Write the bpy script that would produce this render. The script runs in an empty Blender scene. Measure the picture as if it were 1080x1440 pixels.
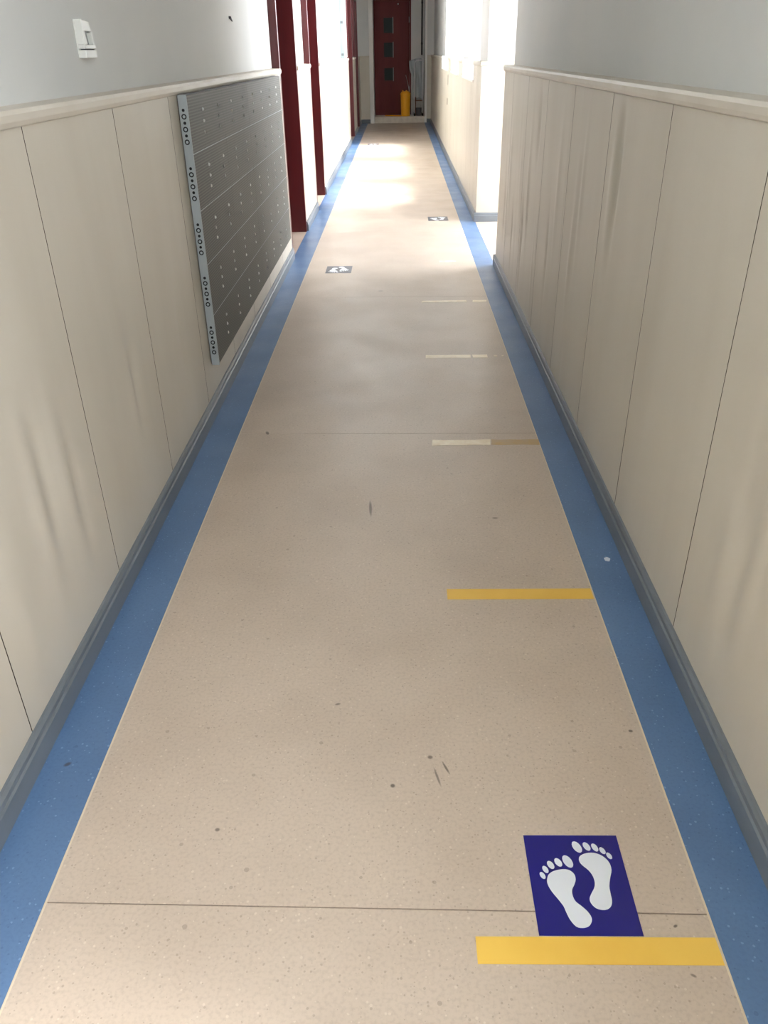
import bpy, math, random
from mathutils import Vector, Matrix
random.seed(7)
C = bpy.context.scene.collection
S = bpy.context.scene
R = math.radians

# ------------------------------------------------------------------ camera
cd = bpy.data.cameras.new('camera')
cam = bpy.data.objects.new('camera', cd); C.objects.link(cam)
cd.sensor_fit = 'VERTICAL'; cd.sensor_height = 36.0; cd.lens = 1119.5 / 1440 * 36.0
cd.clip_start = 0.02; cd.clip_end = 200
rt = Vector((0.999744, 0.015599, -0.01637)).normalized()
fw = Vector((-0.021706, 0.864965, -0.501362)).normalized()
up = rt.cross(fw).normalized(); rt = fw.cross(up)
m = Matrix.Identity(4)
for i in range(3):
    m[i][0] = rt[i]; m[i][1] = up[i]; m[i][2] = -fw[i]
m.translation = Vector((0, 0, 1.3))
cam.matrix_world = m
S.camera = cam

# ------------------------------------------------------------------ light
def sr(r, g, b):
    f = lambda c: c / 12.92 if c <= 0.04045 else ((c + 0.055) / 1.055) ** 2.4
    return (f(r / 255), f(g / 255), f(b / 255), 1.0)

SKY = 24.0
w = bpy.data.worlds.new('overcast_sky'); S.world = w; w.use_nodes = True
wn = w.node_tree.nodes; wl_ = w.node_tree.links
bg = wn['Background']
tc = wn.new('ShaderNodeTexCoord'); sep = wn.new('ShaderNodeSeparateXYZ')
wl_.new(tc.outputs['Generated'], sep.inputs[0])
rmp = wn.new('ShaderNodeValToRGB')
rmp.color_ramp.elements[0].position = 0.0; rmp.color_ramp.elements[0].color = (0.92, 0.95, 1.0, 1)
rmp.color_ramp.elements[1].position = 1.0; rmp.color_ramp.elements[1].color = (0.86, 0.92, 1.0, 1)
wl_.new(sep.outputs['Z'], rmp.inputs[0]); wl_.new(rmp.outputs[0], bg.inputs['Color'])
bg.inputs['Strength'].default_value = SKY

def portal(name, loc, rot, sx, sy):          # daylight portal in a window opening (guides sky sampling only)
    ld = bpy.data.lights.new(name, 'AREA'); ld.shape = 'RECTANGLE'; ld.size = sx; ld.size_y = sy
    ld.cycles.is_portal = True
    o = bpy.data.objects.new(name, ld); C.objects.link(o); o.location = loc; o.rotation_euler = rot
    return o

XP = 2.1                                              # inner face of the side passage's outer wall
WIN = [(8.0, 9.3), (10.0, 11.35), (12.15, 13.75)]     # windows of the right wall, far part
RWIN = [(-1.30, 0.14)]                               # unseen window added behind the camera, sized to light the near corridor
SILL, HEADZ = 1.05, 2.45
for i, (a, b) in enumerate(WIN + RWIN):
    portal('window_daylight', (0.93, (a + b) / 2, (SILL + HEADZ) / 2), (0, R(90), 0), HEADZ - SILL, b - a)
portal('window_daylight', (XP-.01, 6.3, 1.25), (0, R(90), 0), 1.5, 1.5)

sd = bpy.data.lights.new('veiled_sun', 'SUN'); sd.energy = 18.5; sd.angle = R(22); sd.color = (1.0, 0.99, 0.975)
so_ = bpy.data.objects.new('veiled_sun', sd); C.objects.link(so_)
so_.rotation_euler = Vector((1.0, -0.22, 1.55)).to_track_quat('Z', 'Y').to_euler()

S.view_settings.view_transform = 'Standard'; S.view_settings.look = 'None'
S.view_settings.exposure = 0.24; S.view_settings.gamma = 1.0; S.view_settings.use_curve_mapping = False
S.cycles.max_bounces = 14; S.cycles.diffuse_bounces = 8; S.cycles.glossy_bounces = 4
S.cycles.sample_clamp_indirect = 8.0
S.cycles.caustics_reflective = False

# ------------------------------------------------------------------ helpers
class MB:
    def __init__(s): s.v = []; s.f = []
    def box(s, x0, x1, y0, y1, z0, z1):
        n = len(s.v)
        s.v += [(x0,y0,z0),(x1,y0,z0),(x1,y1,z0),(x0,y1,z0),(x0,y0,z1),(x1,y0,z1),(x1,y1,z1),(x0,y1,z1)]
        s.f += [tuple(n+i for i in q) for q in ((0,3,2,1),(4,5,6,7),(0,1,5,4),(1,2,6,5),(2,3,7,6),(3,0,4,7))]
        return s
    def prism(s, pts, z0, z1):                       # polygon in xy, counter-clockwise, extruded in z
        n = len(s.v); k = len(pts)
        s.v += [(x,y,z0) for x,y in pts] + [(x,y,z1) for x,y in pts]
        s.f += [tuple(n+k-1-i for i in range(k)), tuple(n+k+i for i in range(k))]
        s.f += [(n+i, n+(i+1)%k, n+k+(i+1)%k, n+k+i) for i in range(k)]
        return s
    def sweep(s, prof, y0, y1):                      # profile in (x,z) extruded along y
        n = len(s.v); k = len(prof)
        s.v += [(x,y0,z) for x,z in prof] + [(x,y1,z) for x,z in prof]
        s.f += [tuple(n+i for i in range(k)), tuple(n+2*k-1-i for i in range(k))]
        s.f += [(n+(i+1)%k, n+i, n+k+i, n+k+(i+1)%k) for i in range(k)]
        return s
    def sweepx(s, prof, x0, x1):                     # profile in (y,z) extruded along x
        n = len(s.v); k = len(prof)
        s.v += [(x0,y,z) for y,z in prof] + [(x1,y,z) for y,z in prof]
        s.f += [tuple(n+i for i in range(k)), tuple(n+2*k-1-i for i in range(k))]
        s.f += [(n+(i+1)%k, n+i, n+k+i, n+k+(i+1)%k) for i in range(k)]
        return s
    def tube(s, pts, r, k=10, caps=True):
        pts = [Vector(p) for p in pts]; n0 = len(s.v)
        rr = r if isinstance(r, (list, tuple)) else [r]*len(pts)
        t0 = (pts[1]-pts[0]).normalized()
        a = t0.orthogonal().normalized()
        for i, p in enumerate(pts):
            t = (pts[min(i+1,len(pts)-1)] - pts[max(i-1,0)]).normalized()
            a = (a - t*a.dot(t)).normalized(); b = t.cross(a)
            for j in range(k):
                an = 2*math.pi*j/k
                s.v.append(tuple(p + (a*math.cos(an) + b*math.sin(an))*rr[i]))
        for i in range(len(pts)-1):
            for j in range(k):
                q = n0+i*k; s.f.append((q+j, q+(j+1)%k, q+k+(j+1)%k, q+k+j))
        if caps:
            s.f.append(tuple(n0+k-1-j for j in range(k)))
            e = n0+(len(pts)-1)*k; s.f.append(tuple(e+j for j in range(k)))
        return s
    def lathe(s, prof, cx, cy, k=28):                # prof list of (r,z) from bottom to top
        n0 = len(s.v)
        for r, z in prof:
            for j in range(k):
                an = 2*math.pi*j/k; s.v.append((cx+r*math.cos(an), cy+r*math.sin(an), z))
        for i in range(len(prof)-1):
            for j in range(k):
                q = n0+i*k; s.f.append((q+j, q+(j+1)%k, q+k+(j+1)%k, q+k+j))
        s.f.append(tuple(n0+k-1-j for j in range(k)))
        e = n0+(len(prof)-1)*k; s.f.append(tuple(e+j for j in range(k)))
        return s
    def build(s, name, mat, parent=None, bevel=0.0, smooth=False, recalc=True):
        me = bpy.data.meshes.new(name); me.from_pydata(s.v, [], s.f); me.update()
        if recalc:
            import bmesh
            bm = bmesh.new(); bm.from_mesh(me); bmesh.ops.recalc_face_normals(bm, faces=bm.faces); bm.to_mesh(me); bm.free()
        me.materials.append(mat)
        o = bpy.data.objects.new(name, me); C.objects.link(o)
        if smooth:
            for p in me.polygons: p.use_smooth = True
        if bevel:
            b = o.modifiers.new('edge', 'BEVEL'); b.width = bevel; b.segments = 2; b.limit_method = 'ANGLE'
        if parent is not None:
            o.parent = parent
            o.matrix_parent_inverse = Matrix.Translation(parent.location).inverted()
        return o

def thing(name, label, cat, loc=(0,0,0), group=None):
    o = bpy.data.objects.new(name, None); C.objects.link(o); o.location = loc
    o.empty_display_size = 0.05
    o['label'] = label; o['category'] = cat
    if group: o['group'] = group
    return o
def tag(o, label, cat, group=None):
    o['label'] = label; o['category'] = cat
    if group: o['group'] = group
    return o
def struct(o, label, cat):
    o['kind'] = 'structure'; o['label'] = label; o['category'] = cat
    return o
def estruct(name, label, cat, loc=(0,0,0)):
    o = bpy.data.objects.new(name, None); C.objects.link(o); o.location = loc; o.empty_display_size = 0.05
    return struct(o, label, cat)

# ------------------------------------------------------------------ materials
def mat(name, col, rough=0.5, spec=0.5, metal=0.0, noise=None, bump=None):
    """noise=(scale, colour2, lo, hi[, stretch]) mixes a second colour; bump=(scale, strength[, stretch])"""
    M = bpy.data.materials.new(name); M.use_nodes = True
    nt = M.node_tree; N = nt.nodes; L = nt.links; b = N['Principled BSDF']
    b.inputs['Base Color'].default_value = col; b.inputs['Roughness'].default_value = rough
    b.inputs['Specular IOR Level'].default_value = spec; b.inputs['Metallic'].default_value = metal
    t = N.new('ShaderNodeTexCoord')
    def coords(stretch):
        if not stretch: return t.outputs['Object']
        mp = N.new('ShaderNodeMapping'); mp.inputs['Scale'].default_value = stretch
        L.new(t.outputs['Object'], mp.inputs[0]); return mp.outputs[0]
    if noise:
        nz = N.new('ShaderNodeTexNoise'); nz.inputs['Scale'].default_value = noise[0]; nz.inputs['Detail'].default_value = 6
        L.new(coords(noise[4] if len(noise) > 4 else None), nz.inputs['Vector'])
        mr = N.new('ShaderNodeMapRange'); mr.inputs['From Min'].default_value = noise[2]; mr.inputs['From Max'].default_value = noise[3]
        L.new(nz.outputs['Fac'], mr.inputs['Value'])
        mx = N.new('ShaderNodeMix'); mx.data_type = 'RGBA'
        mx.inputs['A'].default_value = col; mx.inputs['B'].default_value = noise[1]
        L.new(mr.outputs[0], mx.inputs['Factor']); L.new(mx.outputs['Result'], b.inputs['Base Color'])
    if bump:
        nb = N.new('ShaderNodeTexNoise'); nb.inputs['Scale'].default_value = bump[0]; nb.inputs['Detail'].default_value = 4
        L.new(coords(bump[2] if len(bump) > 2 else None), nb.inputs['Vector'])
        bp = N.new('ShaderNodeBump'); bp.inputs['Strength'].default_value = bump[1]; bp.inputs['Distance'].default_value = 0.01
        L.new(nb.outputs['Fac'], bp.inputs['Height']); L.new(bp.outputs[0], b.inputs['Normal'])
    return M

def vinyl(name, col, col2, dark, light, rough, dens_dark, dens_light, marks=()):
    """speckled sheet vinyl: cloudy two-tone base, dark and light flecks, and a few scuffs with a place of their own"""
    M = bpy.data.materials.new(name); M.use_nodes = True
    nt = M.node_tree; N = nt.nodes; L = nt.links; b = N['Principled BSDF']
    b.inputs['Specular IOR Level'].default_value = 0.5
    t = N.new('ShaderNodeTexCoord'); ob = t.outputs['Object']
    def noise(scale, lo, hi, detail=5):
        n = N.new('ShaderNodeTexNoise'); n.inputs['Scale'].default_value = scale; n.inputs['Detail'].default_value = detail
        L.new(ob, n.inputs['Vector'])
        r = N.new('ShaderNodeMapRange'); r.inputs['From Min'].default_value = lo; r.inputs['From Max'].default_value = hi
        L.new(n.outputs['Fac'], r.inputs['Value']); return r.outputs[0]
    def mix(fac, a, c):
        x = N.new('ShaderNodeMix'); x.data_type = 'RGBA'
        if isinstance(fac, float): x.inputs['Factor'].default_value = fac
        else: L.new(fac, x.inputs['Factor'])
        if isinstance(a, tuple): x.inputs['A'].default_value = a
        else: L.new(a, x.inputs['A'])
        x.inputs['B'].default_value = c
        return x.outputs['Result']
    def math_(op, a, c):
        x = N.new('ShaderNodeMath'); x.operation = op
        for i, q in enumerate((a, c)):
            if isinstance(q, (int, float)): x.inputs[i].default_value = q
            else: L.new(q, x.inputs[i])
        return x.outputs[0]
    def flecks(scale, dens):
        v = N.new('ShaderNodeTexVoronoi'); v.inputs['Scale'].default_value = scale; L.new(ob, v.inputs['Vector'])
        s_ = N.new('ShaderNodeSeparateColor'); L.new(v.outputs['Color'], s_.inputs[0])
        pick = math_('LESS_THAN', s_.outputs[0], dens)
        near = math_('LESS_THAN', v.outputs['Distance'], math_('MULTIPLY', s_.outputs[1], 0.45))
        return math_('MULTIPLY', pick, near)
    c = mix(noise(3.0, 0.42, 0.66), col, col2)
    c = mix(math_('MULTIPLY', noise(140.0, 0.45, 0.75, 3), 0.22), c, dark)
    c = mix(math_('MULTIPLY', flecks(190.0, dens_dark), 0.35), c, dark)
    c = mix(math_('MULTIPLY', flecks(90.0, dens_dark * 0.06), 0.4), c, dark)
    c = mix(math_('MULTIPLY', flecks(170.0, dens_light), 0.4), c, light)
    for (mx_, my_, rx, ry, an, st) in marks:
        mp = N.new('ShaderNodeMapping'); mp.vector_type = 'TEXTURE'
        mp.inputs['Location'].default_value = (mx_, my_, 0); mp.inputs['Rotation'].default_value = (0, 0, an)
        mp.inputs['Scale'].default_value = (rx, ry, 1)
        L.new(ob, mp.inputs[0])
        ln = N.new('ShaderNodeVectorMath'); ln.operation = 'LENGTH'; L.new(mp.outputs[0], ln.inputs[0])
        f = N.new('ShaderNodeMapRange'); f.inputs['From Min'].default_value = 0.5; f.inputs['From Max'].default_value = 1.0
        f.inputs['To Min'].default_value = st; f.inputs['To Max'].default_value = 0.0
        L.new(ln.outputs['Value'], f.inputs['Value'])
        c = mix(f.outputs[0], c, (0.05, 0.035, 0.028, 1))
    L.new(c, b.inputs['Base Color'])
    rr = N.new('ShaderNodeMapRange'); rr.inputs['To Min'].default_value = rough - 0.05; rr.inputs['To Max'].default_value = rough + 0.08
    L.new(noise(4.0, 0.35, 0.7), rr.inputs['Value']); L.new(rr.outputs[0], b.inputs['Roughness'])
    nb = N.new('ShaderNodeTexNoise'); nb.inputs['Scale'].default_value = 9.0; L.new(ob, nb.inputs['Vector'])
    bp = N.new('ShaderNodeBump'); bp.inputs['Strength'].default_value = 0.04; bp.inputs['Distance'].default_value = 0.01
    L.new(nb.outputs['Fac'], bp.inputs['Height']); L.new(bp.outputs[0], b.inputs['Normal'])
    return M

MARKS = [(-0.149,1.362,.008,.004,0.3,.6),(0.058,1.203,.007,.006,0,.7),(0.071,1.150,.003,.030,0.25,.6),(0.090,1.174,.003,.022,0.4,.7),
         (-0.021,1.127,.006,.006,0,.8),(0.463,0.828,.005,.003,0.5,.8),(0.467,0.744,.006,.003,-0.5,.6),(-0.101,2.267,.006,.06,0.05,.65),
         (-0.527,2.871,.008,.02,0.3,.8),(0.5,1.278,.006,.005,0,.8),(-0.36,1.02,.006,.005,0,.7),(0.30,2.2,.012,.006,0,.6),(-0.12,5.0,.02,.02,0,.3)]
Mfloor = vinyl('beige_vinyl', sr(201,185,169), sr(192,176,160), sr(128,112,98), sr(226,214,198), 0.36, 0.16, 0.10, MARKS)
Mblue  = vinyl('blue_vinyl', sr(93,124,164), sr(85,115,154), sr(58,84,118), sr(150,182,220), 0.37, 0.10, 0.10,
               [(-0.712,1.183,.010,.006,0.6,.7)])
Mweld  = mat('weld_bead', sr(214,200,176), 0.5)
Mpanel = mat('cream_laminate', sr(203,197,184), 0.42, 0.5, noise=(2.2, sr(193,186,172), 0.4, 0.75, (1,1.5,0.35)), bump=(14, 0.05, (1,1,0.15)))
Mrail  = mat('cream_rail', sr(203,196,183), 0.4, noise=(6, sr(194,186,172), 0.45, 0.8))
Mgap   = mat('panel_backing', sr(70,58,46), 0.9)
Mplast = mat('wall_paint', sr(216,217,215), 0.75, 0.3, noise=(1.6, sr(209,211,210), 0.4, 0.7), bump=(40, 0.04))
Mwhite = mat('white_paint', sr(236,235,232), 0.5)
Mceil  = mat('ceiling_paint', sr(225,225,222), 0.8)
Mskirt = mat('grey_blue_skirting', sr(116,123,130), 0.4, noise=(7, sr(104,111,118), 0.4, 0.75, (1,0.4,1)))
Mred   = mat('dark_red_lacquer', sr(86,20,24), 0.38, noise=(9, sr(74,16,20), 0.4, 0.7, (1,1,0.1)))
Mred2  = mat('wine_red_door', sr(106,48,48), 0.6, 0.25, noise=(9, sr(94,40,42), 0.4, 0.7, (1,1,0.1)))
Mglass = bpy.data.materials.new('clear_glass'); Mglass.use_nodes = True
_n = Mglass.node_tree.nodes; _l = Mglass.node_tree.links
_g = _n.new('ShaderNodeBsdfTransparent'); _s = _n.new('ShaderNodeBsdfGlossy'); _s.inputs['Roughness'].default_value = 0.02
_x = _n.new('ShaderNodeMixShader'); _x.inputs[0].default_value = 0.06
_l.new(_g.outputs[0], _x.inputs[1]); _l.new(_s.outputs[0], _x.inputs[2]); _l.new(_x.outputs[0], _n['Material Output'].inputs[0])
Mdark  = mat('dark_glass', sr(40,50,50), 0.45, 0.15)
Mmetal = mat('brushed_metal', sr(190,192,195), 0.3, metal=1.0)
Mblack = mat('black_rubber', sr(30,30,32), 0.6)
Mnavy  = mat('navy_vinyl', sr(26,22,116), 0.30)
Mgreynavy = mat('grey_navy_vinyl', sr(54,54,68), 0.34, noise=(14, sr(66,64,78), 0.4, 0.7))  # greyer than the navy of the near square, for the far ones
Mfoot  = mat('white_print', sr(232,238,246), 0.35)
Myel   = mat('yellow_tape', sr(236,194,88), 0.42, noise=(5, sr(226,180,74), 0.4, 0.7))
Mworn  = mat('worn_tape', sr(242,230,206), 0.28, noise=(30, sr(230,212,182), 0.4, 0.7))
Mstain = mat('tape_residue', sr(196,164,112), 0.5, noise=(20, sr(190,166,130), 0.4, 0.6))
Mbin   = mat('yellow_plastic', sr(255,184,40), 0.35)
Msteel = mat('silver_painted_tube', sr(226,228,230), 0.25, 0.8)
Msheet = mat('white_plastic_sheet', sr(184,193,196), 0.45)
Mconc  = mat('step_concrete', sr(226,219,206), 0.7, noise=(10, sr(208,200,188), 0.4, 0.7))
Mteal  = mat('grey_green_paint', sr(140,158,158), 0.4)
Mbrown = mat('brown_wood', sr(110,72,50), 0.6)
Mgrey  = mat('dark_grey_plastic', sr(88,90,94), 0.5)
Mgrey2 = mat('grey_and_shaded_plastic', sr(150,152,150), 0.5)
Mplas  = mat('white_plastic', sr(222,224,220), 0.35)
Malu   = mat('pale_blue_grey_profile', sr(170,180,186), 0.4, 0.5)
Mhole  = mat('hole_black', sr(18,20,24), 0.8)

# LED board face: fine dot matrix on dark grey
Mled = bpy.data.materials.new('dot_matrix_grey'); Mled.use_nodes = True
_N = Mled.node_tree.nodes; _L = Mled.node_tree.links; _b = _N['Principled BSDF']
_b.inputs['Roughness'].default_value = 0.6; _b.inputs['Specular IOR Level'].default_value = 0.25
_t = _N.new('ShaderNodeTexCoord'); _sp = _N.new('ShaderNodeSeparateXYZ'); _L.new(_t.outputs['Object'], _sp.inputs[0])
def _m(op, a, c=None):
    x = _N.new('ShaderNodeMath'); x.operation = op
    for i, q in enumerate((a, c)):
        if q is None: continue
        if isinstance(q, (int, float)): x.inputs[i].default_value = q
        else: _L.new(q, x.inputs[i])
    return x.outputs[0]
PIT = 0.0098
def cell(s): return _m('SUBTRACT', _m('FRACT', _m('DIVIDE', s, PIT)), 0.5)
dx_, dz_ = cell(_sp.outputs['Y']), cell(_sp.outputs['Z'])
d2 = _m('ADD', _m('MULTIPLY', dx_, dx_), _m('MULTIPLY', dz_, dz_))
dot = _m('LESS_THAN', d2, 0.075)
_nz = _N.new('ShaderNodeTexNoise'); _nz.inputs['Scale'].default_value = 3; _L.new(_t.outputs['Object'], _nz.inputs['Vector'])
_c0 = _N.new('ShaderNodeMix'); _c0.data_type = 'RGBA'; _c0.inputs['A'].default_value = sr(80,82,80); _c0.inputs['B'].default_value = sr(92,92,88)
_L.new(_nz.outputs['Fac'], _c0.inputs['Factor'])
_c1 = _N.new('ShaderNodeMix'); _c1.data_type = 'RGBA'; _c1.inputs['B'].default_value = sr(124,124,119)
_L.new(_c0.outputs['Result'], _c1.inputs['A']); _L.new(dot, _c1.inputs['Factor']); _L.new(_c1.outputs['Result'], _b.inputs['Base Color'])

# ------------------------------------------------------------------ room dimensions (metres)
WL, WR = -0.777, 0.660          # faces of the wainscot panels
UL, UR = -0.827, 0.710          # faces of the painted upper walls
OL, OR = -1.050, 0.950          # outer faces
YB, YE = -3.0, 18.3             # back wall, end wall
CH = 2.8                        # ceiling
ZB, ZC = 0.070, 1.183           # panel bottom, panel top
DOORS = [(5.98, 6.92), (8.02, 8.87), (14.3, 15.45), (16.6, 17.55)]
HALL = (5.64, 7.27)             # side passage on the right

def spans(a, b, holes):
    out = []; p = a
    for h0, h1 in sorted(holes):
        if h0 > p: out.append((p, h0))
        p = max(p, h1)
    if p < b: out.append((p, b))
    return out

# ------------------------------------------------------------------ floor
fl = MB().box(-1.4, 2.3, -3.2, 19.0, -0.10, -0.006).build('floor', Mgap)
struct(fl, 'beige speckled vinyl corridor floor laid in sheets with cross seams', 'floor')
L1, R1 = -0.636, 0.5256
seams = [YB] + [0.858 + 2*k for k in range(-1, 9)] + [YE]
for a, b in zip(seams[:-1], seams[1:]):
    ga = 0.0012 if abs(a-.858) < .01 or abs(b-.858) < .01 else .0007; sk = 0.0085
    ya0, ya1 = (a+ga+sk, a+ga-sk) if a > YB else (a, a)
    yb0, yb1 = (b-ga+sk, b-ga-sk) if b < YE else (b, b)
    MB().prism([(L1+.002, ya0), (R1-.002, ya1), (R1-.002, yb1), (L1+.002, yb0)], -0.006, 0.0).build('vinyl_sheet', Mfloor, fl)
def blue(x0, x1):
    MB().box(x0, x1, YB, YE, -0.006, 0.0).build('border_strip', Mblue, fl)
blue(WL+.001, L1-.002); blue(R1+.002, WR-.001)
for x in (L1, R1):
    MB().sweep([(x-.002,-.004), (x+.002,-.004), (x+.002,0.0), (x,.0004), (x-.002,0.0)], YB, YE).build('weld_bead', Mweld, fl)
for a, b in DOORS:
    MB().box(-1.4, WL, a-.02, b+.02, -0.006, 0.0).build('vinyl_sheet', Mfloor, fl)
MB().box(WR, XP, HALL[0], HALL[1], -0.006, 0.0).build('vinyl_sheet', Mfloor, fl)
MB().box(OR, XP, 4.4, HALL[0]-.002, -0.006, 0.0).build('vinyl_sheet', Mfloor, fl)

ce = MB().box(-1.4, OR, -3.2, 19.4, CH, CH+.1).box(OR, XP+.15, 4.2, 7.55, CH, CH+.1).build('ceiling', Mceil)
struct(ce, 'plain white corridor ceiling', 'ceiling')

# ------------------------------------------------------------------ walls
def wall_mesh(xa, xb, holes):                 # holes: (y0, y1, z0, z1)
    b = MB(); ys = sorted({YB, YE+.6} | {h[0] for h in holes} | {h[1] for h in holes})
    for a, c in zip(ys[:-1], ys[1:]):
        hs = [h for h in holes if h[0] <= a and h[1] >= c]
        if not hs: b.box(xa, xb, a, c, -.006, CH)
        else:
            h = hs[0]
            if h[2] > 0: b.box(xa, xb, a, c, -.006, h[2])
            if h[3] < CH: b.box(xa, xb, a, c, h[3], CH)
    return b
J = 0.04
wl = wall_mesh(OL, UL, [(a-J, b+J, -1, 2.1+J) for a, b in DOORS]).build('wall_left', Mplast)
struct(wl, 'left corridor wall, grey painted above cream wainscot panels', 'wall')
wr = wall_mesh(UR, OR, [(a, b, SILL, HEADZ) for a, b in WIN+RWIN] + [(HALL[0]-.03, HALL[1]+.03, -1, 2.4)]).build('wall_right', Mplast)
struct(wr, 'right corridor wall, grey painted above cream wainscot panels, cut by a side passage and windows', 'wall')

# soft dents and creases of the thin panels: (y, z, sy, sz, depth)
DENT_L = [(1.47,.46,.030,.17,.0045),(1.53,.50,.028,.15,-.004),(1.68,.40,.024,.15,-.0045),(1.62,.47,.03,.15,.004),(2.21,.50,.03,.13,-.004),
          (2.15,.46,.03,.13,.004),(2.74,.40,.03,.16,-.003),(1.46,.82,.05,.1,-.003),(1.30,.30,.06,.25,.003),(1.05,.35,.06,.2,-.003)]
DENT_R = [(2.60,.95,.022,.17,-.004),(2.66,.95,.03,.2,.003),(1.35,.62,.03,.14,-.0035),(1.37,.36,.035,.13,.004),(1.30,.40,.03,.16,-.004),(1.24,.38,.03,.15,.004),
          (1.0,.5,.05,.2,.003),(4.15,1.0,.03,.15,-.004),(4.37,.7,.03,.25,.003),(4.5,.45,.03,.15,-.004),(3.7,.5,.02,.16,-.003),(3.18,.55,.025,.2,.003),
          (4.9,.4,.02,.12,-.003),(5.1,.7,.03,.2,.003),(5.3,.5,.02,.2,-.003),(3.55,.8,.03,.25,.002)]
rd = random.Random(3)
for k in range(26):
    DENT_R.append((rd.uniform(3.0, 5.6), rd.uniform(.2, 1.0), rd.uniform(.012,.03), rd.uniform(.08,.25), rd.uniform(-.0022,.0022)))
for k in range(24):
    DENT_R.append((rd.uniform(7.4, 17), rd.uniform(.2, .9), rd.uniform(.02,.05), rd.uniform(.1,.25), rd.uniform(-.003,.003)))
for k in range(10):
    DENT_L.append((rd.uniform(0.3, 3.0), rd.uniform(.15, 1.0), rd.uniform(.03,.07), rd.uniform(.1,.25), rd.uniform(-.002,.002)))
def panel(xf, sgn, y0, y1, z0, z1, dents, parent, fine):
    """one thin laminate panel; face at xf, sgn = direction the face looks (+1 / -1)"""
    ny = max(4, int((y1-y0)/(.014 if fine else .05))); nz = 26 if fine else 10
    if z1-z0 < .2: nz = 2
    b = MB(); dd = [d for d in dents if y0-.25 < d[0] < y1+.25]
    e = .0018
    for i in range(ny+1):
        y = y0 + (y1-y0)*i/ny
        for j in range(nz+1):
            z = z0 + (z1-z0)*j/nz
            h = 0.0
            for (cy, cz, sy, sz, am) in dd:
                h += 1.8*am*math.exp(-((y-cy)/sy)**2 - ((z-cz)/sz)**2)
            edge = min(1.0, min(i, ny-i)*(y1-y0)/ny/.05)          # held flat where it is glued at the joints
            h *= edge*edge*(3-2*edge) * max(0.0, min(1.0, (z-z0-.01)/.08)) * min(1.0, (z1-z)/.06)
            b.v.append((xf + sgn*h, y, z))
    W = nz+1
    for i in range(ny):
        for j in range(nz):
            b.f.append((i*W+j, (i+1)*W+j, (i+1)*W+j+1, i*W+j+1) if sgn > 0 else (i*W+j, i*W+j+1, (i+1)*W+j+1, (i+1)*W+j))
    # rim back to the furring
    ring = [i*W for i in range(ny+1)] + [ny*W+j for j in range(1, W)] + [i*W+nz for i in range(ny-1, -1, -1)] + [j for j in range(nz-1, 0, -1)]
    n0 = len(b.v)
    k = len(ring)
    for q in ring: b.v.append(b.v[q])
    for q in ring: x, y, z = b.v[q]; b.v.append((xf-sgn*.009, y, z))
    for i in range(k):
        f = (n0+i, n0+k+i, n0+k+(i+1)%k, n0+(i+1)%k); b.f.append(f if sgn > 0 else f[::-1])
    o = b.build('wainscot_panel', Mpanel, parent, recalc=False)
    o.data.materials.append(Mgap)
    for p in o.data.polygons[ny*nz:]: p.material_index = 1
    for p in o.data.polygons[:ny*nz]: p.use_smooth = True
    return o
def wainscot(side):
    left = side == 'l'
    xf, sgn, wall, up_ = (WL, 1, wl, UL) if left else (WR, -1, wr, UR)
    holes = [(a-J, b+J) for a, b in DOORS] if left else [HALL]
    wins = [] if left else WIN+RWIN
    off, pit = (0.0005, 0.601) if left else (0.335, 0.6065)
    G = .0016
    for a, b in spans(YB, YE, holes):
        cuts = {a, b}
        k = math.floor((a-off)/pit)
        while off+k*pit < b:
            y = off+k*pit
            if y > a+.05 and y < b-.05 and not any(abs(y-q) < .08 for w_ in wins for q in w_): cuts.add(y)
            k += 1
        for w_ in wins:
            for q in w_:
                if a < q < b: cuts.add(q)
        cuts = sorted(cuts)
        for y0, y1 in zip(cuts[:-1], cuts[1:]):
            inw = any(w_[0]-.001 <= y0 and y1 <= w_[1]+.001 for w_ in wins)
            z1 = SILL-.004 if inw else ZC
            g = .001 if y0 > 7 else G
            panel(xf, sgn, y0+g, y1-g, ZB, z1, DENT_L if left else DENT_R, wall, -.2 < y0 < 5.7)
        # furring behind the panels, notched at the windows, and the dado rail on top
        wr_ = [w_ for w_ in wins if a < w_[0] < b]
        f = MB()
        xs = sorted((up_, xf - sgn*.0091))
        for c, d in spans(a+.002, b-.002, wr_): f.box(xs[0], xs[1], c, d, 0, ZC)
        for c, d in wr_: f.box(xs[0], xs[1], c, d, 0, SILL-.004)
        f.build('furring', Mgap, wall)
        for c, d in spans(a, b, wr_):
            o = sgn
            prof = [(up_-o*.004, ZC+.002), (xf+o*.003, ZC-.006), (xf+o*.008, ZC-.003), (xf+o*.011, ZC+.006), (xf+o*.011, ZC+.019), (xf+o*.006, ZC+.027), (up_-o*.004, ZC+.030)]
            MB().sweep(prof, c, d).build('dado_rail', Mrail, wall)
        for c, d in wr_:
            for e_ in ((c-.002, c+.006), (d-.006, d+.002)): MB().box(*sorted((xf+sgn*.002, up_-sgn*.004)), *e_, SILL-.004, ZC+.03).build('reveal_board', Mwhite, wall)
            MB().box(*sorted((xf+sgn*.012, up_-sgn*.2)), c+.0065, d-.0065, SILL-.004, SILL+.016).build('sill_board', Mwhite, wall, bevel=.004)
wainscot('l'); wainscot('r')
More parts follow.
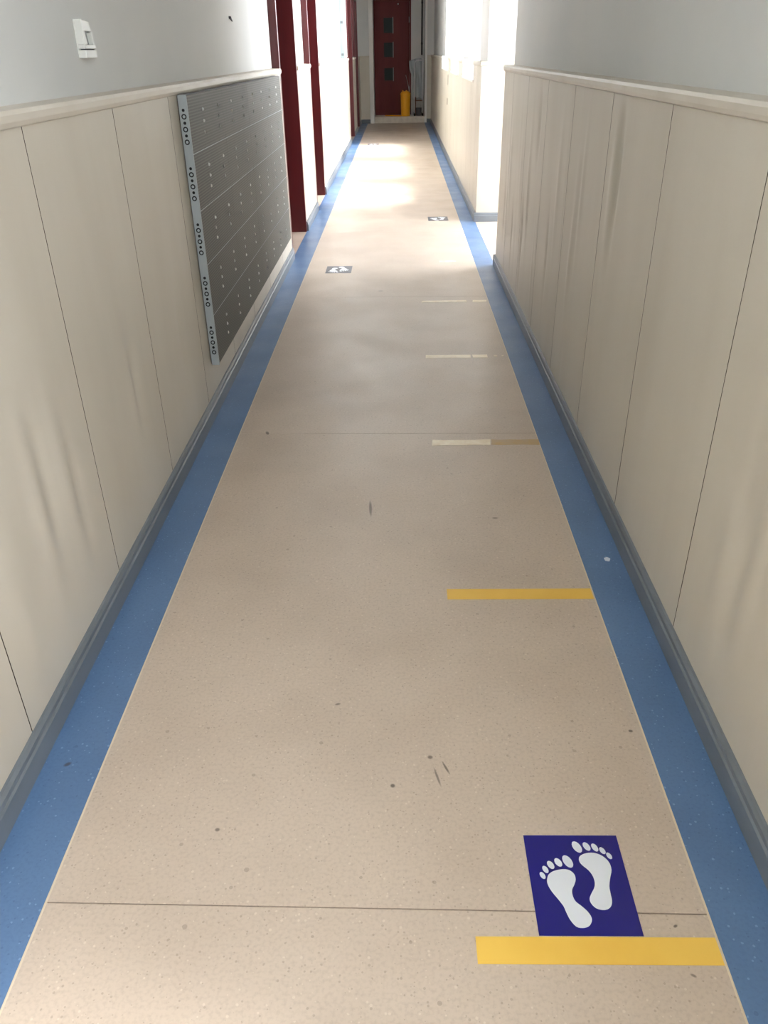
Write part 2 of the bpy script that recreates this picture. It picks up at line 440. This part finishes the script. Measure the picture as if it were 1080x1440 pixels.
# returns of the wainscot into the side passage
def face_panel(x0, x1, yf, sgn, z0, z1, parent):
    MB().box(x0, x1, *sorted((yf, yf-sgn*.006)), z0, z1).build('wainscot_panel', Mpanel, parent, bevel=.001)
hr = MB().box(WR+.003, XP, HALL[1]+.006, HALL[1]+.2, 0, ZC).box(OR, XP+.1, HALL[1]+.03, HALL[1]+.25, ZC, CH).build('wall_passage_far', Mplast)
struct(hr, 'far wall of the bright side passage with cream wainscot', 'wall')
for x0, x1 in ((WR+.001, 1.26), (1.262, 1.86), (1.862, XP-.002)): face_panel(x0, x1, HALL[1], -1, ZB, ZC, hr)
MB().box(WR-.009, XP-.001, HALL[1]-.010, HALL[1]+.05, ZC, ZC+.03).build('dado_rail', Mrail, hr, bevel=.006)
MB().box(UR, OR, HALL[0]-.031, HALL[0]-.007, 0, ZC).build('furring', Mgap, wr)
face_panel(WR+.001, OR, HALL[0], 1, ZB, ZC, wr)
MB().box(WR-.009, OR, HALL[0]-.05, HALL[0]+.009, ZC, ZC+.029).build('dado_rail', Mrail, wr, bevel=.006)
hs = MB()
hs.box(XP, XP+.15, 4.2, 5.55, -.006, CH).box(XP, XP+.15, 7.05, 7.5, -.006, CH).box(XP, XP+.15, 5.55, 7.05, -.006, .5).box(XP, XP+.15, 5.55, 7.05, 2.0, CH)
hs = struct(hs.build('wall_passage_side', Mplast), 'outer wall of the side passage around its window', 'wall')
struct(MB().box(OR, XP+.15, 4.2, 4.4, -.006, CH).build('wall_passage_near', Mplast), 'near wall of the side passage', 'wall')

# end wall with recess, step and casing
RX0, RX1, YD = -0.50, 0.53, 18.80
we = MB().box(OL, RX0, YE, YE+.7, -.006, CH).box(RX1, OR, YE, YE+.7, -.006, CH).box(RX0, RX1, YE, YE+.7, 2.42, CH).box(RX0, RX1, YD+.06, YE+.7, -.006, 2.42).build('wall_end', Mplast)
struct(we, 'grey end wall around the recessed red door', 'wall')
def end_wain(x0, x1):
    MB().box(x0, x1, YE-.008, YE, ZB, ZC).build('wainscot_panel', Mpanel, we, bevel=.001)
    MB().box(x0, x1, YE-.02, YE, ZC, ZC+.03).build('dado_rail', Mrail, we, bevel=.006)
end_wain(WL+.002, -.585); end_wain(.575, WR-.002)
MB().box(RX0+.002, RX1-.002, YE-.012, YD+.05, -.006, .117).build('step', Mconc, we, bevel=.006)
MB().box(-.583, RX0, YE-.028, YE+.02, 0, 2.5).build('casing', Mwhite, we, bevel=.004)
MB().box(RX1, .572, YE-.028, YE+.02, 0, 2.5).build('casing', Mwhite, we, bevel=.004)

wb = MB().box(OL, OR, YB-.2, YB, -.006, CH).build('wall_back', Mplast)
struct(wb, 'plain wall behind the viewer', 'wall')

# ------------------------------------------------------------------ skirtings
def skirt_prof(x, o): return [(x-o*.004, 0), (x+o*.015, 0), (x+o*.015, .050), (x+o*.011, .054), (x+o*.011, .066), (x+o*.006, .074), (x-o*.004, .076)]
bl = estruct('baseboard_left', 'grey-blue plastic skirting along the left wall', 'skirting')
for a, b in spans(YB, YE, [(p-J, q+J) for p, q in DOORS]): MB().sweep(skirt_prof(WL, 1), a, b).build('skirting_length', Mskirt, bl)
br = estruct('baseboard_right', 'grey-blue plastic skirting along the right wall', 'skirting')
for a, b in spans(YB, YE, [HALL]): MB().sweep(skirt_prof(WR, -1), a, b).build('skirting_length', Mskirt, br)
MB().sweepx([(HALL[1]+.004,0),(HALL[1]-.015,0),(HALL[1]-.015,.05),(HALL[1]-.011,.054),(HALL[1]-.011,.066),(HALL[1]-.006,.074),(HALL[1]+.004,.076)], WR-.015, XP-.001).build('skirting_length', Mskirt, br)
MB().sweepx([(HALL[0]-.004,0),(HALL[0]+.015,0),(HALL[0]+.015,.05),(HALL[0]+.011,.054),(HALL[0]+.011,.066),(HALL[0]+.006,.074),(HALL[0]-.004,.076)], WR-.015, OR).build('skirting_length', Mskirt, br)
be = estruct('baseboard_end', 'grey-blue plastic skirting on the end wall beside the door recess', 'skirting')
for x0, x1 in ((WL+.015, -.584), (.573, WR-.015)):
    MB().sweepx([(YE+.004,0),(YE-.022,0),(YE-.022,.06),(YE-.012,.074),(YE+.004,.076)], x0, x1).build('skirting_length', Mskirt, be)

# ------------------------------------------------------------------ red doors of the left wall
LABS = ['dark red door frame nearest the grey dotted board', 'dark red door frame second along the left wall after the first',
        'dark red door frame far along the left wall past the bright plain stretch', 'last dark red door frame on the left, at the end corner']
for i, (a, b) in enumerate(DOORS):
    d = estruct('door_%d' % (i+1), LABS[i], 'door', (WL, a, 0))
    MB().box(OL, WL+.001, a-J, a, 0, 2.1).build('jamb', Mred, d, bevel=.002)
    MB().box(OL, WL+.001, b, b+J, 0, 2.1).build('jamb', Mred, d, bevel=.002)
    MB().box(OL, WL+.001, a-J, b+J, 2.1, 2.1+J).build('door_head', Mred, d, bevel=.002)
    MB().box(OL+.02, OL+.06, a+.003, b-.003, .006, 2.097).build('leaf', Mred, d, bevel=.002)
    h = MB().tube([(OL+.06, a+.09, 1.0), (OL+.10, a+.09, 1.0), (OL+.11, a+.10, 1.0), (OL+.11, a+.2, 1.0)], .009, 8).build('handle', Mmetal, d, smooth=True)
    h['label'] = 'metal lever handle'

# end door in the recess
ed = estruct('door_5', 'dark red end door with three small dark square panes', 'door', (-.12, YD, .117))
DX0, DX1, DZ0, DZ1 = -.493, .258, .121, 2.14
PAN = [(-.312, -.102, 1.598, 1.882), (-.292, -.092, 1.173, 1.452), (-.300, -.108, .749, .998)]
lf = MB(); zs = [DZ0, .749, .998, 1.173, 1.452, 1.598, 1.882, DZ1]; px0, px1 = -.305, -.102
lf.box(DX0, px0, YD, YD+.04, DZ0, DZ1); lf.box(px1, DX1-.035, YD, YD+.04, DZ0, DZ1)
for k in range(0, 8, 2): lf.box(px0, px1, YD, YD+.04, zs[k], zs[k+1])
lf.build('leaf', Mred2, ed)
for k in (1, 3, 5):
    MB().box(px0+.001, px1-.001, YD+.018, YD+.026, zs[k]+.001, zs[k+1]-.001).build('pane', Mdark, ed)
    fr = MB(); z0, z1 = zs[k], zs[k+1]; e = .012
    fr.box(px0, px0+e, YD-.006, YD+.017, z0, z1)
    MB().box(px1-e, px1+.004, YD-.008, YD+.017, z0, z1).build('pane_bead', Mgrey2, ed)
    fr.box(px0+e, px1-e, YD-.006, YD+.017, z0, z0+e).box(px0+e, px1-e, YD-.006, YD+.017, z1-e, z1)
    fr.build('pane_bead', Mred2, ed)
MB().box(DX1-.032, DX1, YD-.012, YD+.05, DZ0, DZ1).build('jamb', Mred2, ed, bevel=.003)
MB().box(DX0, DX1, YD-.012, YD+.05, DZ1+.002, DZ1+.035).build('door_head', Mred2, ed, bevel=.003)
for z in (.55, 1.78): MB().tube([(DX1-.036, YD-.016, z), (DX1-.036, YD-.016, z+.1)], .008, 8).build('hinge', Mmetal, ed, smooth=True)
MB().box(-.012, .012, YD-.02, YD, 2.085, 2.115).build('door_catch', Mgrey2, ed, bevel=.004)
MB().box(DX1+.001, RX1-.001, YD-.004, YD+.06, .121, 2.4).build('side_panel', Mplast, ed, bevel=.003)
MB().box(DX0, RX1-.001, YD-.004, YD+.06, DZ1+.037, 2.42).build('transom_panel', Mwhite, ed, bevel=.003)

# ------------------------------------------------------------------ windows (white frames, two sashes, clear panes)
wi = 0
def window(xc, y0, y1, z0, z1, label, axis='y'):
    global wi; wi += 1
    w_ = estruct('window_%d' % wi, label, 'window', (xc, (y0+y1)/2, z0) if axis == 'y' else ((y0+y1)/2, xc, z0))
    def bx(b, a0, a1, t0, t1, c0, c1):
        return b.box(t0, t1, a0, a1, c0, c1) if axis == 'y' else b.box(a0, a1, t0, t1, c0, c1)
    e = .05; f = MB()
    bx(f, y0, y0+e, xc-.03, xc+.03, z0, z1); bx(f, y1-e, y1, xc-.03, xc+.03, z0, z1)
    bx(f, y0+e, y1-e, xc-.03, xc+.03, z0, z0+e); bx(f, y0+e, y1-e, xc-.03, xc+.03, z1-e, z1)
    ym = (y0+y1)/2; bx(f, ym-.03, ym+.03, xc-.03, xc+.03, z0+e, z1-e)
    f.build('window_frame', Mwhite, w_)
    for a0, a1 in ((y0+e, ym-.03), (ym+.03, y1-e)):
        bx(MB(), a0, a1, xc-.003, xc+.003, z0+e, z1-e).build('pane', Mglass, w_)
WLAB = ['bright window of the right wall nearest the side passage', 'bright window of the right wall between the other two', 'bright window of the right wall nearest the end door',
        'unseen window added in the right wall just behind the viewer']
for (a, b), l in zip(WIN+RWIN, WLAB): window(OR-.05, a+.002, b-.002, SILL+.018, HEADZ-.002, l)
window(XP+.08, 5.552, 7.048, .502, 1.998, 'large window of the side passage')

# ------------------------------------------------------------------ grey dotted display board on the left wainscot
BY0, BY1, BZ0, BZ1, BX = 3.120, 5.655, .198, 1.176, WL+.034
bd = thing('display_board', 'large dark grey dotted display board on the left wainscot beside the doors', 'board', (WL, 3.12, .198))
MB().box(WL+.003, BX-.010, BY0+.001, BY1, BZ0, BZ1).build('back_box', Mgrey, bd)
rows = [BZ0, .397, .593, .791, .986, BZ1]
for r in range(5):
    for c in range(4):
        y0 = BY0+.006 + c*(BY1-BY0-.006)/4; y1 = BY0+.006 + (c+1)*(BY1-BY0-.006)/4
        mo = MB().box(BX-.010, BX, y0+.0004, y1-.0004, rows[r]+.0014, rows[r+1]-.0014).build('dot_matrix_module', Mled, bd)
        for q in range(8):
            yy = 3.357 + q*.2955
            if y0 < yy < y1:
                zc = (rows[r]+rows[r+1])/2
                for dz in (-.039, 0, .039):
                    k = MB().tube([(BX-.001, yy+random.uniform(-.004,.004), zc+dz), (BX+.0022, yy, zc+dz)], .0060, 8)
                    k.build('white_stud', Mplas, mo)
MB().box(BX-.011, BX-.0006, BY0+.006, BY1-.002, BZ0+.002, BZ1-.002).build('seam_liner', Malu, bd)
pf = MB().box(WL+.004, BX+.001, BY0, BY0+.006, BZ0-.004, BZ1+.002).build('edge_profile', Malu, bd, bevel=.001)
pf['label'] = 'pale blue-grey edge profile with groups of round holes'
zt = 1.176
for g in range(5):
    top = rows[5-g]-.046; 
    for q in range(6):
        z = top - q*.0205
        big = q % 2 == 1
        rr_ = .0092 if big else .0052
        xm = (WL+.004+BX)/2
        MB().tube([(xm, BY0-.0008, z), (xm, BY0+.001, z)], rr_, 12).build('punched_hole', Mhole, pf)
        if big:
            MB().tube([(xm, BY0-.0012, z), (xm, BY0+.001, z)], rr_*.55, 10).build('screw_head', Malu, pf)

# ------------------------------------------------------------------ white holder on the upper left wall
wh = thing('wall_holder', 'small white plastic holder with a V-shaped slot high on the left wall', 'holder', (UL, 2.46, 1.30))
y0, y1, z0, z1 = 2.362, 2.446, 1.296, 1.382; D = .021
MB().box(UL, UL+.004, y0, y1, z0, z1).build('back_plate', Mplas, wh, bevel=.001)
def slab(name, pts, x0, x1, mt=Mplas):                    # outline in (y, z), thickness in x
    k = len(pts); v = MB(); v.v = [(x0, *p) for p in pts] + [(x1, *p) for p in pts]
    v.f = [tuple(range(k))[::-1], tuple(range(k, 2*k))] + [(i, (i+1)%k, k+(i+1)%k, k+i) for i in range(k)]
    return v.build(name, mt, wh, bevel=.0012)
slab('lower_block', [(y0, z0), (y1, z0), (y1, z0+.018), (y0, z0+.018)], UL+.004, UL+D)
slab('slit', [(y0+.012, z0+.0182), (y1-.002, z0+.0182), (y1-.002, z0+.0205), (y0+.012, z0+.0205)], UL+.004, UL+D-.004, Mgrey)
slab('cross_bar', [(y0, z0+.0207), (y1, z0+.0207), (y1, z0+.030), (y0, z0+.030)], UL+.004, UL+D)
slab('slot_flank', [(y0, z0+.0302), (y0+.024, z0+.0302), (y0+.016, z0+.055), (y0+.009, z1), (y0, z1)], UL+.004, UL+D)
slab('slot_flank', [(y1-.010, z0+.0302), (y1, z0+.0302), (y1-.004, z0+.060), (y1-.018, z0+.058)], UL+.004, UL+D-.002)
slab('slot_floor', [(y0+.025, z0+.0303), (y1-.011, z0+.0303), (y1-.019, z0+.060), (y0+.017, z0+.060)], UL+.004, UL+.008, Mgrey2)  # shade inside the slot put into a greyer plastic
slab('top_hood', [(y0+.0165, z0+.0605), (y1-.004, z0+.0605), (y1-.010, z1-.004), (y0+.0095, z1)], UL+.004, UL+D-.005)
# small grey smudge high on the left wall, built as a raised peg
pl = tag(MB().tube([(UL, 4.565, 1.452), (UL+.006, 4.565, 1.452), (UL+.010, 4.59, 1.438)], [.007, .006, .003], 8).build('wall_mark', Mgrey), 'tiny grey hook high on the bare left wall above the dotted board', 'mark')

# narrow box on the upper left wall before the far doors
nb = thing('wall_case', 'narrow upright grey-green wall case above the far left wainscot', 'case', (UL, 13.4, 1.22))
MB().box(UL+.002, UL+.055, 13.15, 13.75, ZC+.034, 2.0).build('case_body', Mteal, nb, bevel=.004)
MB().box(UL+.055, UL+.062, 13.16, 13.74, ZC+.044, 1.99).build('case_front', Mplas, nb, bevel=.002)
for z in (1.245, 1.64): MB().box(UL+.012, UL+.045, 13.144, 13.151, z, z+.03).build('case_clip', Mgrey, nb)

# ------------------------------------------------------------------ floor tapes
def tape(lab, segs, y, half, mt, grp='tape lines across the right half of the floor'):
    """segs: list of (x0, x1, material, thin) pieces of one cross line"""
    t = thing('floor_tape', lab, 'tape', ((segs[0][0]+segs[-1][1])/2, y, 0), grp)
    rr = random.Random(int(y*100))
    for x0, x1, mm, hf in segs:
        top = []; bot = []; n = max(2, int((x1-x0)/.03)); jag = 0.0 if mm is Myel else .0028
        for i in range(n+1):
            x = x0 + (x1-x0)*i/n
            bot.append((x + (rr.uniform(-1,1)*jag*2 if i in (0,n) else 0), y-hf + rr.uniform(-1,1)*jag)); top.append((x + (rr.uniform(-1,1)*jag*2 if i in (0,n) else 0), y+hf + rr.uniform(-1,1)*jag))
        MB().prism(bot + top[::-1], 0.0002, .0008 if mm is not Mstain else .0004).build('tape_strip', mm, t)
    return t
tape('bright yellow tape strip on the floor touching the near navy footprint square', [(.121, .523, Myel, .0235)], .784, .0235, Myel)
tape('bright yellow tape strip crossing the floor, second from the viewer', [(.125, .523, Myel, .024)], 1.788, .024, Myel)
tape('worn cream tape with a faded yellow tail, first worn one beyond the yellow strips', [(.119, .345, Mworn, .024), (.346, .523, Mstain, .024)], 2.768, .024, Mworn)
tape('worn cream tape broken in two with crumbs on its right, level with the board', [(.126, .345, Mworn, .022), (.352, .43, Mworn, .020), (.455, .475, Mworn, .006), (.495, .506, Mworn, .006)], 3.757, .022, Mworn)
tape('worn cream tape in two pieces, second nearest the side passage', [(.131, .395, Mworn, .019), (.43, .515, Mworn, .020)], 4.745, .02, Mworn)
tape('shortest scrap of worn cream tape, beside the side passage', [(.282, .40, Mworn, .024)], 5.775, .024, Mworn)

# ------------------------------------------------------------------ footprint squares
LS= [(0.354, 0.634), (0.419, 0.624), (0.46, 0.585), (0.465, 0.531), (0.439, 0.477), (0.408, 0.43), (0.4, 0.372), (0.418, 0.314), (0.468, 0.269), (0.515, 0.218), (0.54, 0.163), (0.529, 0.119), (0.492, 0.082), (0.432, 0.068), (0.372, 0.082), (0.327, 0.142), (0.304, 0.208), (0.287, 0.27), (0.246, 0.338), (0.2, 0.407), (0.172, 0.472), (0.172, 0.525), (0.199, 0.58), (0.26, 0.616)]
RS= [(0.691, 0.809), (0.762, 0.793), (0.816, 0.757), (0.852, 0.701), (0.855, 0.627), (0.821, 0.548), (0.791, 0.464), (0.784, 0.394), (0.781, 0.325), (0.761, 0.274), (0.718, 0.242), (0.664, 0.235), (0.604, 0.252), (0.567, 0.297), (0.563, 0.343), (0.594, 0.394), (0.637, 0.453), (0.653, 0.512), (0.645, 0.572), (0.615, 0.627), (0.564, 0.677), (0.542, 0.72), (0.555, 0.765), (0.608, 0.796)]
# toes: centre u, v, half-size u, v, lean
LT = [(.421,.715,.052,.065),(.321,.705,.039,.044),(.237,.678,.036,.042),(.174,.631,.031,.037),(.134,.569,.029,.035)]
RT = [(.551,.870,.050,.061),(.655,.876,.038,.046),(.739,.865,.034,.043),(.812,.831,.031,.037),(.869,.776,.028,.035)]
def smooth_loop(p, n=3):
    out = []; k = len(p)
    for i in range(k):
        a, b, c, d = p[i-1], p[i], p[(i+1)%k], p[(i+2)%k]
        for s in range(n):
            t = s/n
            out.append(tuple(.5*((2*b[q]) + (-a[q]+c[q])*t + (2*a[q]-5*b[q]+4*c[q]-d[q])*t*t + (-a[q]+3*b[q]-3*c[q]+d[q])*t**3) for q in (0,1)))
    return out[::-1]                                        # counter-clockwise
SW, SL = .176, .199
def sticker_proto(lab):
    t = thing('footprint_sticker', lab, 'floor sticker', (0,0,0), 'footprint squares on the floor')
    MB().box(-SW/2, SW/2, -SL/2, SL/2, 0.0002, .0009).build('backing', Mnavy, t)
    P = lambda u, v: ((u-.5)*SW, (v-.5)*SL)
    for nm, so, toes in (('footprint', LS, LT), ('footprint', RS, RT)):
        f = MB().prism([P(*q) for q in smooth_loop(so)], .0008, .0013).build(nm, Mfoot, t)
        for (u, v, a, b) in toes:
            MB().prism([P(u + a*math.cos(x)*.95 - b*math.sin(x)*.22, v + b*math.sin(x) + a*math.cos(x)*-.12) for x in [2*math.pi*k/16 for k in range(16)]], .0008, .0013).build('toe', Mfoot, f)
    return t
def copy_tree(o, parent=None):
    c = o.copy(); C.objects.link(c)
    if parent is not None: c.parent = parent
    for ch in list(o.children): copy_tree(ch, c)
    return c
st = sticker_proto('navy square with white footprints, the large near one by the yellow tape')
SP = [(.3165, .909, 0.0, None), (-.418, 5.575, math.pi, 'grey-navy footprint square left of the floor middle, level with the board end'),
      (.342, 7.43, 0.0, 'grey-navy footprint square on the floor beside the side passage opening'),
      (-.411, 14.02, math.pi, 'farthest grey-navy footprint square, near the end door')]
cps = [st] + [copy_tree(st) for _ in SP[1:]]
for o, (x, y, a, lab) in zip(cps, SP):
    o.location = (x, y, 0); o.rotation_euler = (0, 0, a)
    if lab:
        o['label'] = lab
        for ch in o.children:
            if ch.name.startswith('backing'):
                ch.data = ch.data.copy(); ch.data.materials[0] = Mgreynavy

# paper scrap on the right border
sc = MB().prism([(.594,1.948),(.606,1.946),(.611,1.958),(.603,1.968),(.593,1.962)], .0004, .003)
tag(sc.build('paper_scrap', Mfoot, bevel=.0008), 'tiny white paper scrap on the right blue border', 'scrap')

# ------------------------------------------------------------------ things on the end step
ZS = .117
bn = thing('yellow_bin', 'tall round yellow plastic bin standing on the end step', 'bin', (.14, 18.47, ZS))
MB().lathe([(.088,ZS),(.092,ZS+.006),(.100,ZS+.40),(.104,ZS+.402),(.104,ZS+.418),(.097,ZS+.418),(.090,ZS+.40),(.082,ZS+.02)], .14, 18.47, 32).build('bin_body', Mbin, bn, smooth=False)
MB().lathe([(.094,ZS+.405),(.094,ZS+.43),(.070,ZS+.452),(.03,ZS+.456)], .14, 18.47, 24).build('bin_lid', Mbin, bn)
for dx in (-.055, .02): MB().box(.14+dx-.016, .14+dx+.016, 18.41, 18.44, ZS+.42, ZS+.475).build('lid_lug', Mbin, bn, bevel=.006)
MB().tube([(.06,18.40,ZS+.38),(.09,18.368,ZS+.33),(.14,18.362,ZS+.31),(.19,18.368,ZS+.33),(.22,18.40,ZS+.38)], .005, 8).build('carry_handle', Mbin, bn, smooth=True)
tag(MB().tube([(.235,18.60,ZS+.002),(.22,18.66,ZS+.45),(.185,18.72,ZS+.62),(.15,18.78,ZS+.74)], [.005,.005,.004,.003], 8).build('thin_stick', Mplas, smooth=True), 'thin pale stick leaning on the red end door behind the yellow bin', 'stick')
tag(MB().tube([(-.28,18.50,ZS+.012),(-.1,18.44,ZS+.012),(.045,18.37,ZS+.012)], .011, 8).build('yellow_rod', Mbin, smooth=True), 'yellow rod lying along the end step before the red door', 'rod')

tf = thing('tubular_stand', 'silver tubular metal stand at the right of the end step', 'stand', (.39, 18.5, ZS))
def arch(y): 
    p = [(.327, y, ZS+.01), (.327, y, 1.04)]
    for k in range(1, 8):
        a = math.pi - k*math.pi/2/8; p.append((.397+.07*math.cos(a), y, 1.05+.07*math.sin(a)))
    return p + [(.397, y, 1.12), (.505, y, 1.122)]
MB().tube(arch(18.42), .013, 10).build('front_frame', Msteel, tf, smooth=True)
MB().tube(arch(18.66), .013, 10).build('rear_frame', Msteel, tf, smooth=True)
for y in (18.42, 18.66): MB().tube([(.49, y, 1.118), (.49, y, ZS+.01)], .012, 10).build('upright', Msteel, tf, smooth=True)
for z in (.33, .72): MB().tube([(.327, 18.42, z), (.327, 18.66, z)], .009, 8).build('side_rail', Msteel, tf, smooth=True)
MB().tube([(.327, 18.418, .40), (.49, 18.418, .40)], .009, 8).build('cross_rail', Mbrown, tf, smooth=True)
for y in (18.42, 18.66):
    for x in (.327, .49): MB().tube([(x, y, ZS), (x, y, ZS+.05)], .017, 10).build('rubber_foot', Mblack, tf, smooth=True)

# crumpled plastic sheet hung over the stand
sh = MB(); NX, NZ = 16, 26; rp = random.Random(5)
ph = [rp.uniform(0, 6.28) for _ in range(6)]
for j in range(NZ+1):
    v = j/NZ; z = 1.16 - v*.74
    for i in range(NX+1):
        u = i/NX
        x0 = .215 + .06*min(1, v*2.2) - .015*math.sin(v*9); x = x0 + (.475-x0)*u
        y = 18.55 + .022*math.sin(u*9+ph[0]+v*3) + .016*math.sin(u*17+ph[1]-v*5) + .012*math.sin(v*13+ph[2])
        zz = z - .05*(1-v)*(1-u)**2 - .06*max(0, v-.7)*math.sin(u*7+ph[3])
        sh.v.append((x, y, zz))
for j in range(NZ):
    for i in range(NX): q = j*(NX+1)+i; sh.f.append((q, q+1, q+NX+2, q+NX+1))
so = sh.build('plastic_sheet', Msheet, smooth=True, recalc=False)
sm = so.modifiers.new('thick', 'SOLIDIFY'); sm.thickness = .004
tag(so, 'crumpled white plastic sheet hanging inside the silver tubular stand', 'sheet')

bk = thing('grey_bucket', 'small dark grey bucket under the silver stand', 'bucket', (.41, 18.54, ZS))
MB().lathe([(.050,ZS),(.062,ZS+.13),(.066,ZS+.135),(.066,ZS+.145),(.058,ZS+.145),(.046,ZS+.01)], .41, 18.54, 20).build('bucket_body', Mgrey, bk)
MB().tube([(.348,18.54,ZS+.135),(.36,18.54,ZS+.19),(.41,18.54,ZS+.215),(.46,18.54,ZS+.19),(.472,18.54,ZS+.135)], .004, 8).build('bucket_handle', Mmetal, bk, smooth=True)
tag(MB().tube([(.345,18.455,ZS+.005),(.345,18.49,.30),(.350,18.50,.46)], .011, 8).build('broom_handle', Mbrown, smooth=True), 'short brown wooden handle leaning inside the silver stand', 'handle')

# dark pipe in the right corner of the door recess
pp = thing('wall_pipe', 'thin dark vertical pipe beside the white casing right of the end door', 'pipe', (.478, YD-.05, 1.22))
MB().tube([(.478, YD-.05, 1.21), (.478, YD-.05, 2.41)], .014, 12).build('pipe_tube', Mblack, pp, smooth=True)
for z in (1.4, 2.1): MB().box(.458, .498, YD-.062, YD-.004, z, z+.025).build('pipe_clip', Mgrey, pp)
# small damage holes in the far right wainscot
for (y, z, hy, hz) in ((12.11, .95, .03, .06), (12.17, .69, .05, .04)):
    MB().box(WR-.0012, WR+.002, y-hy, y+hy, z-hz, z+hz).build('damage_hole', Mgap, wr)
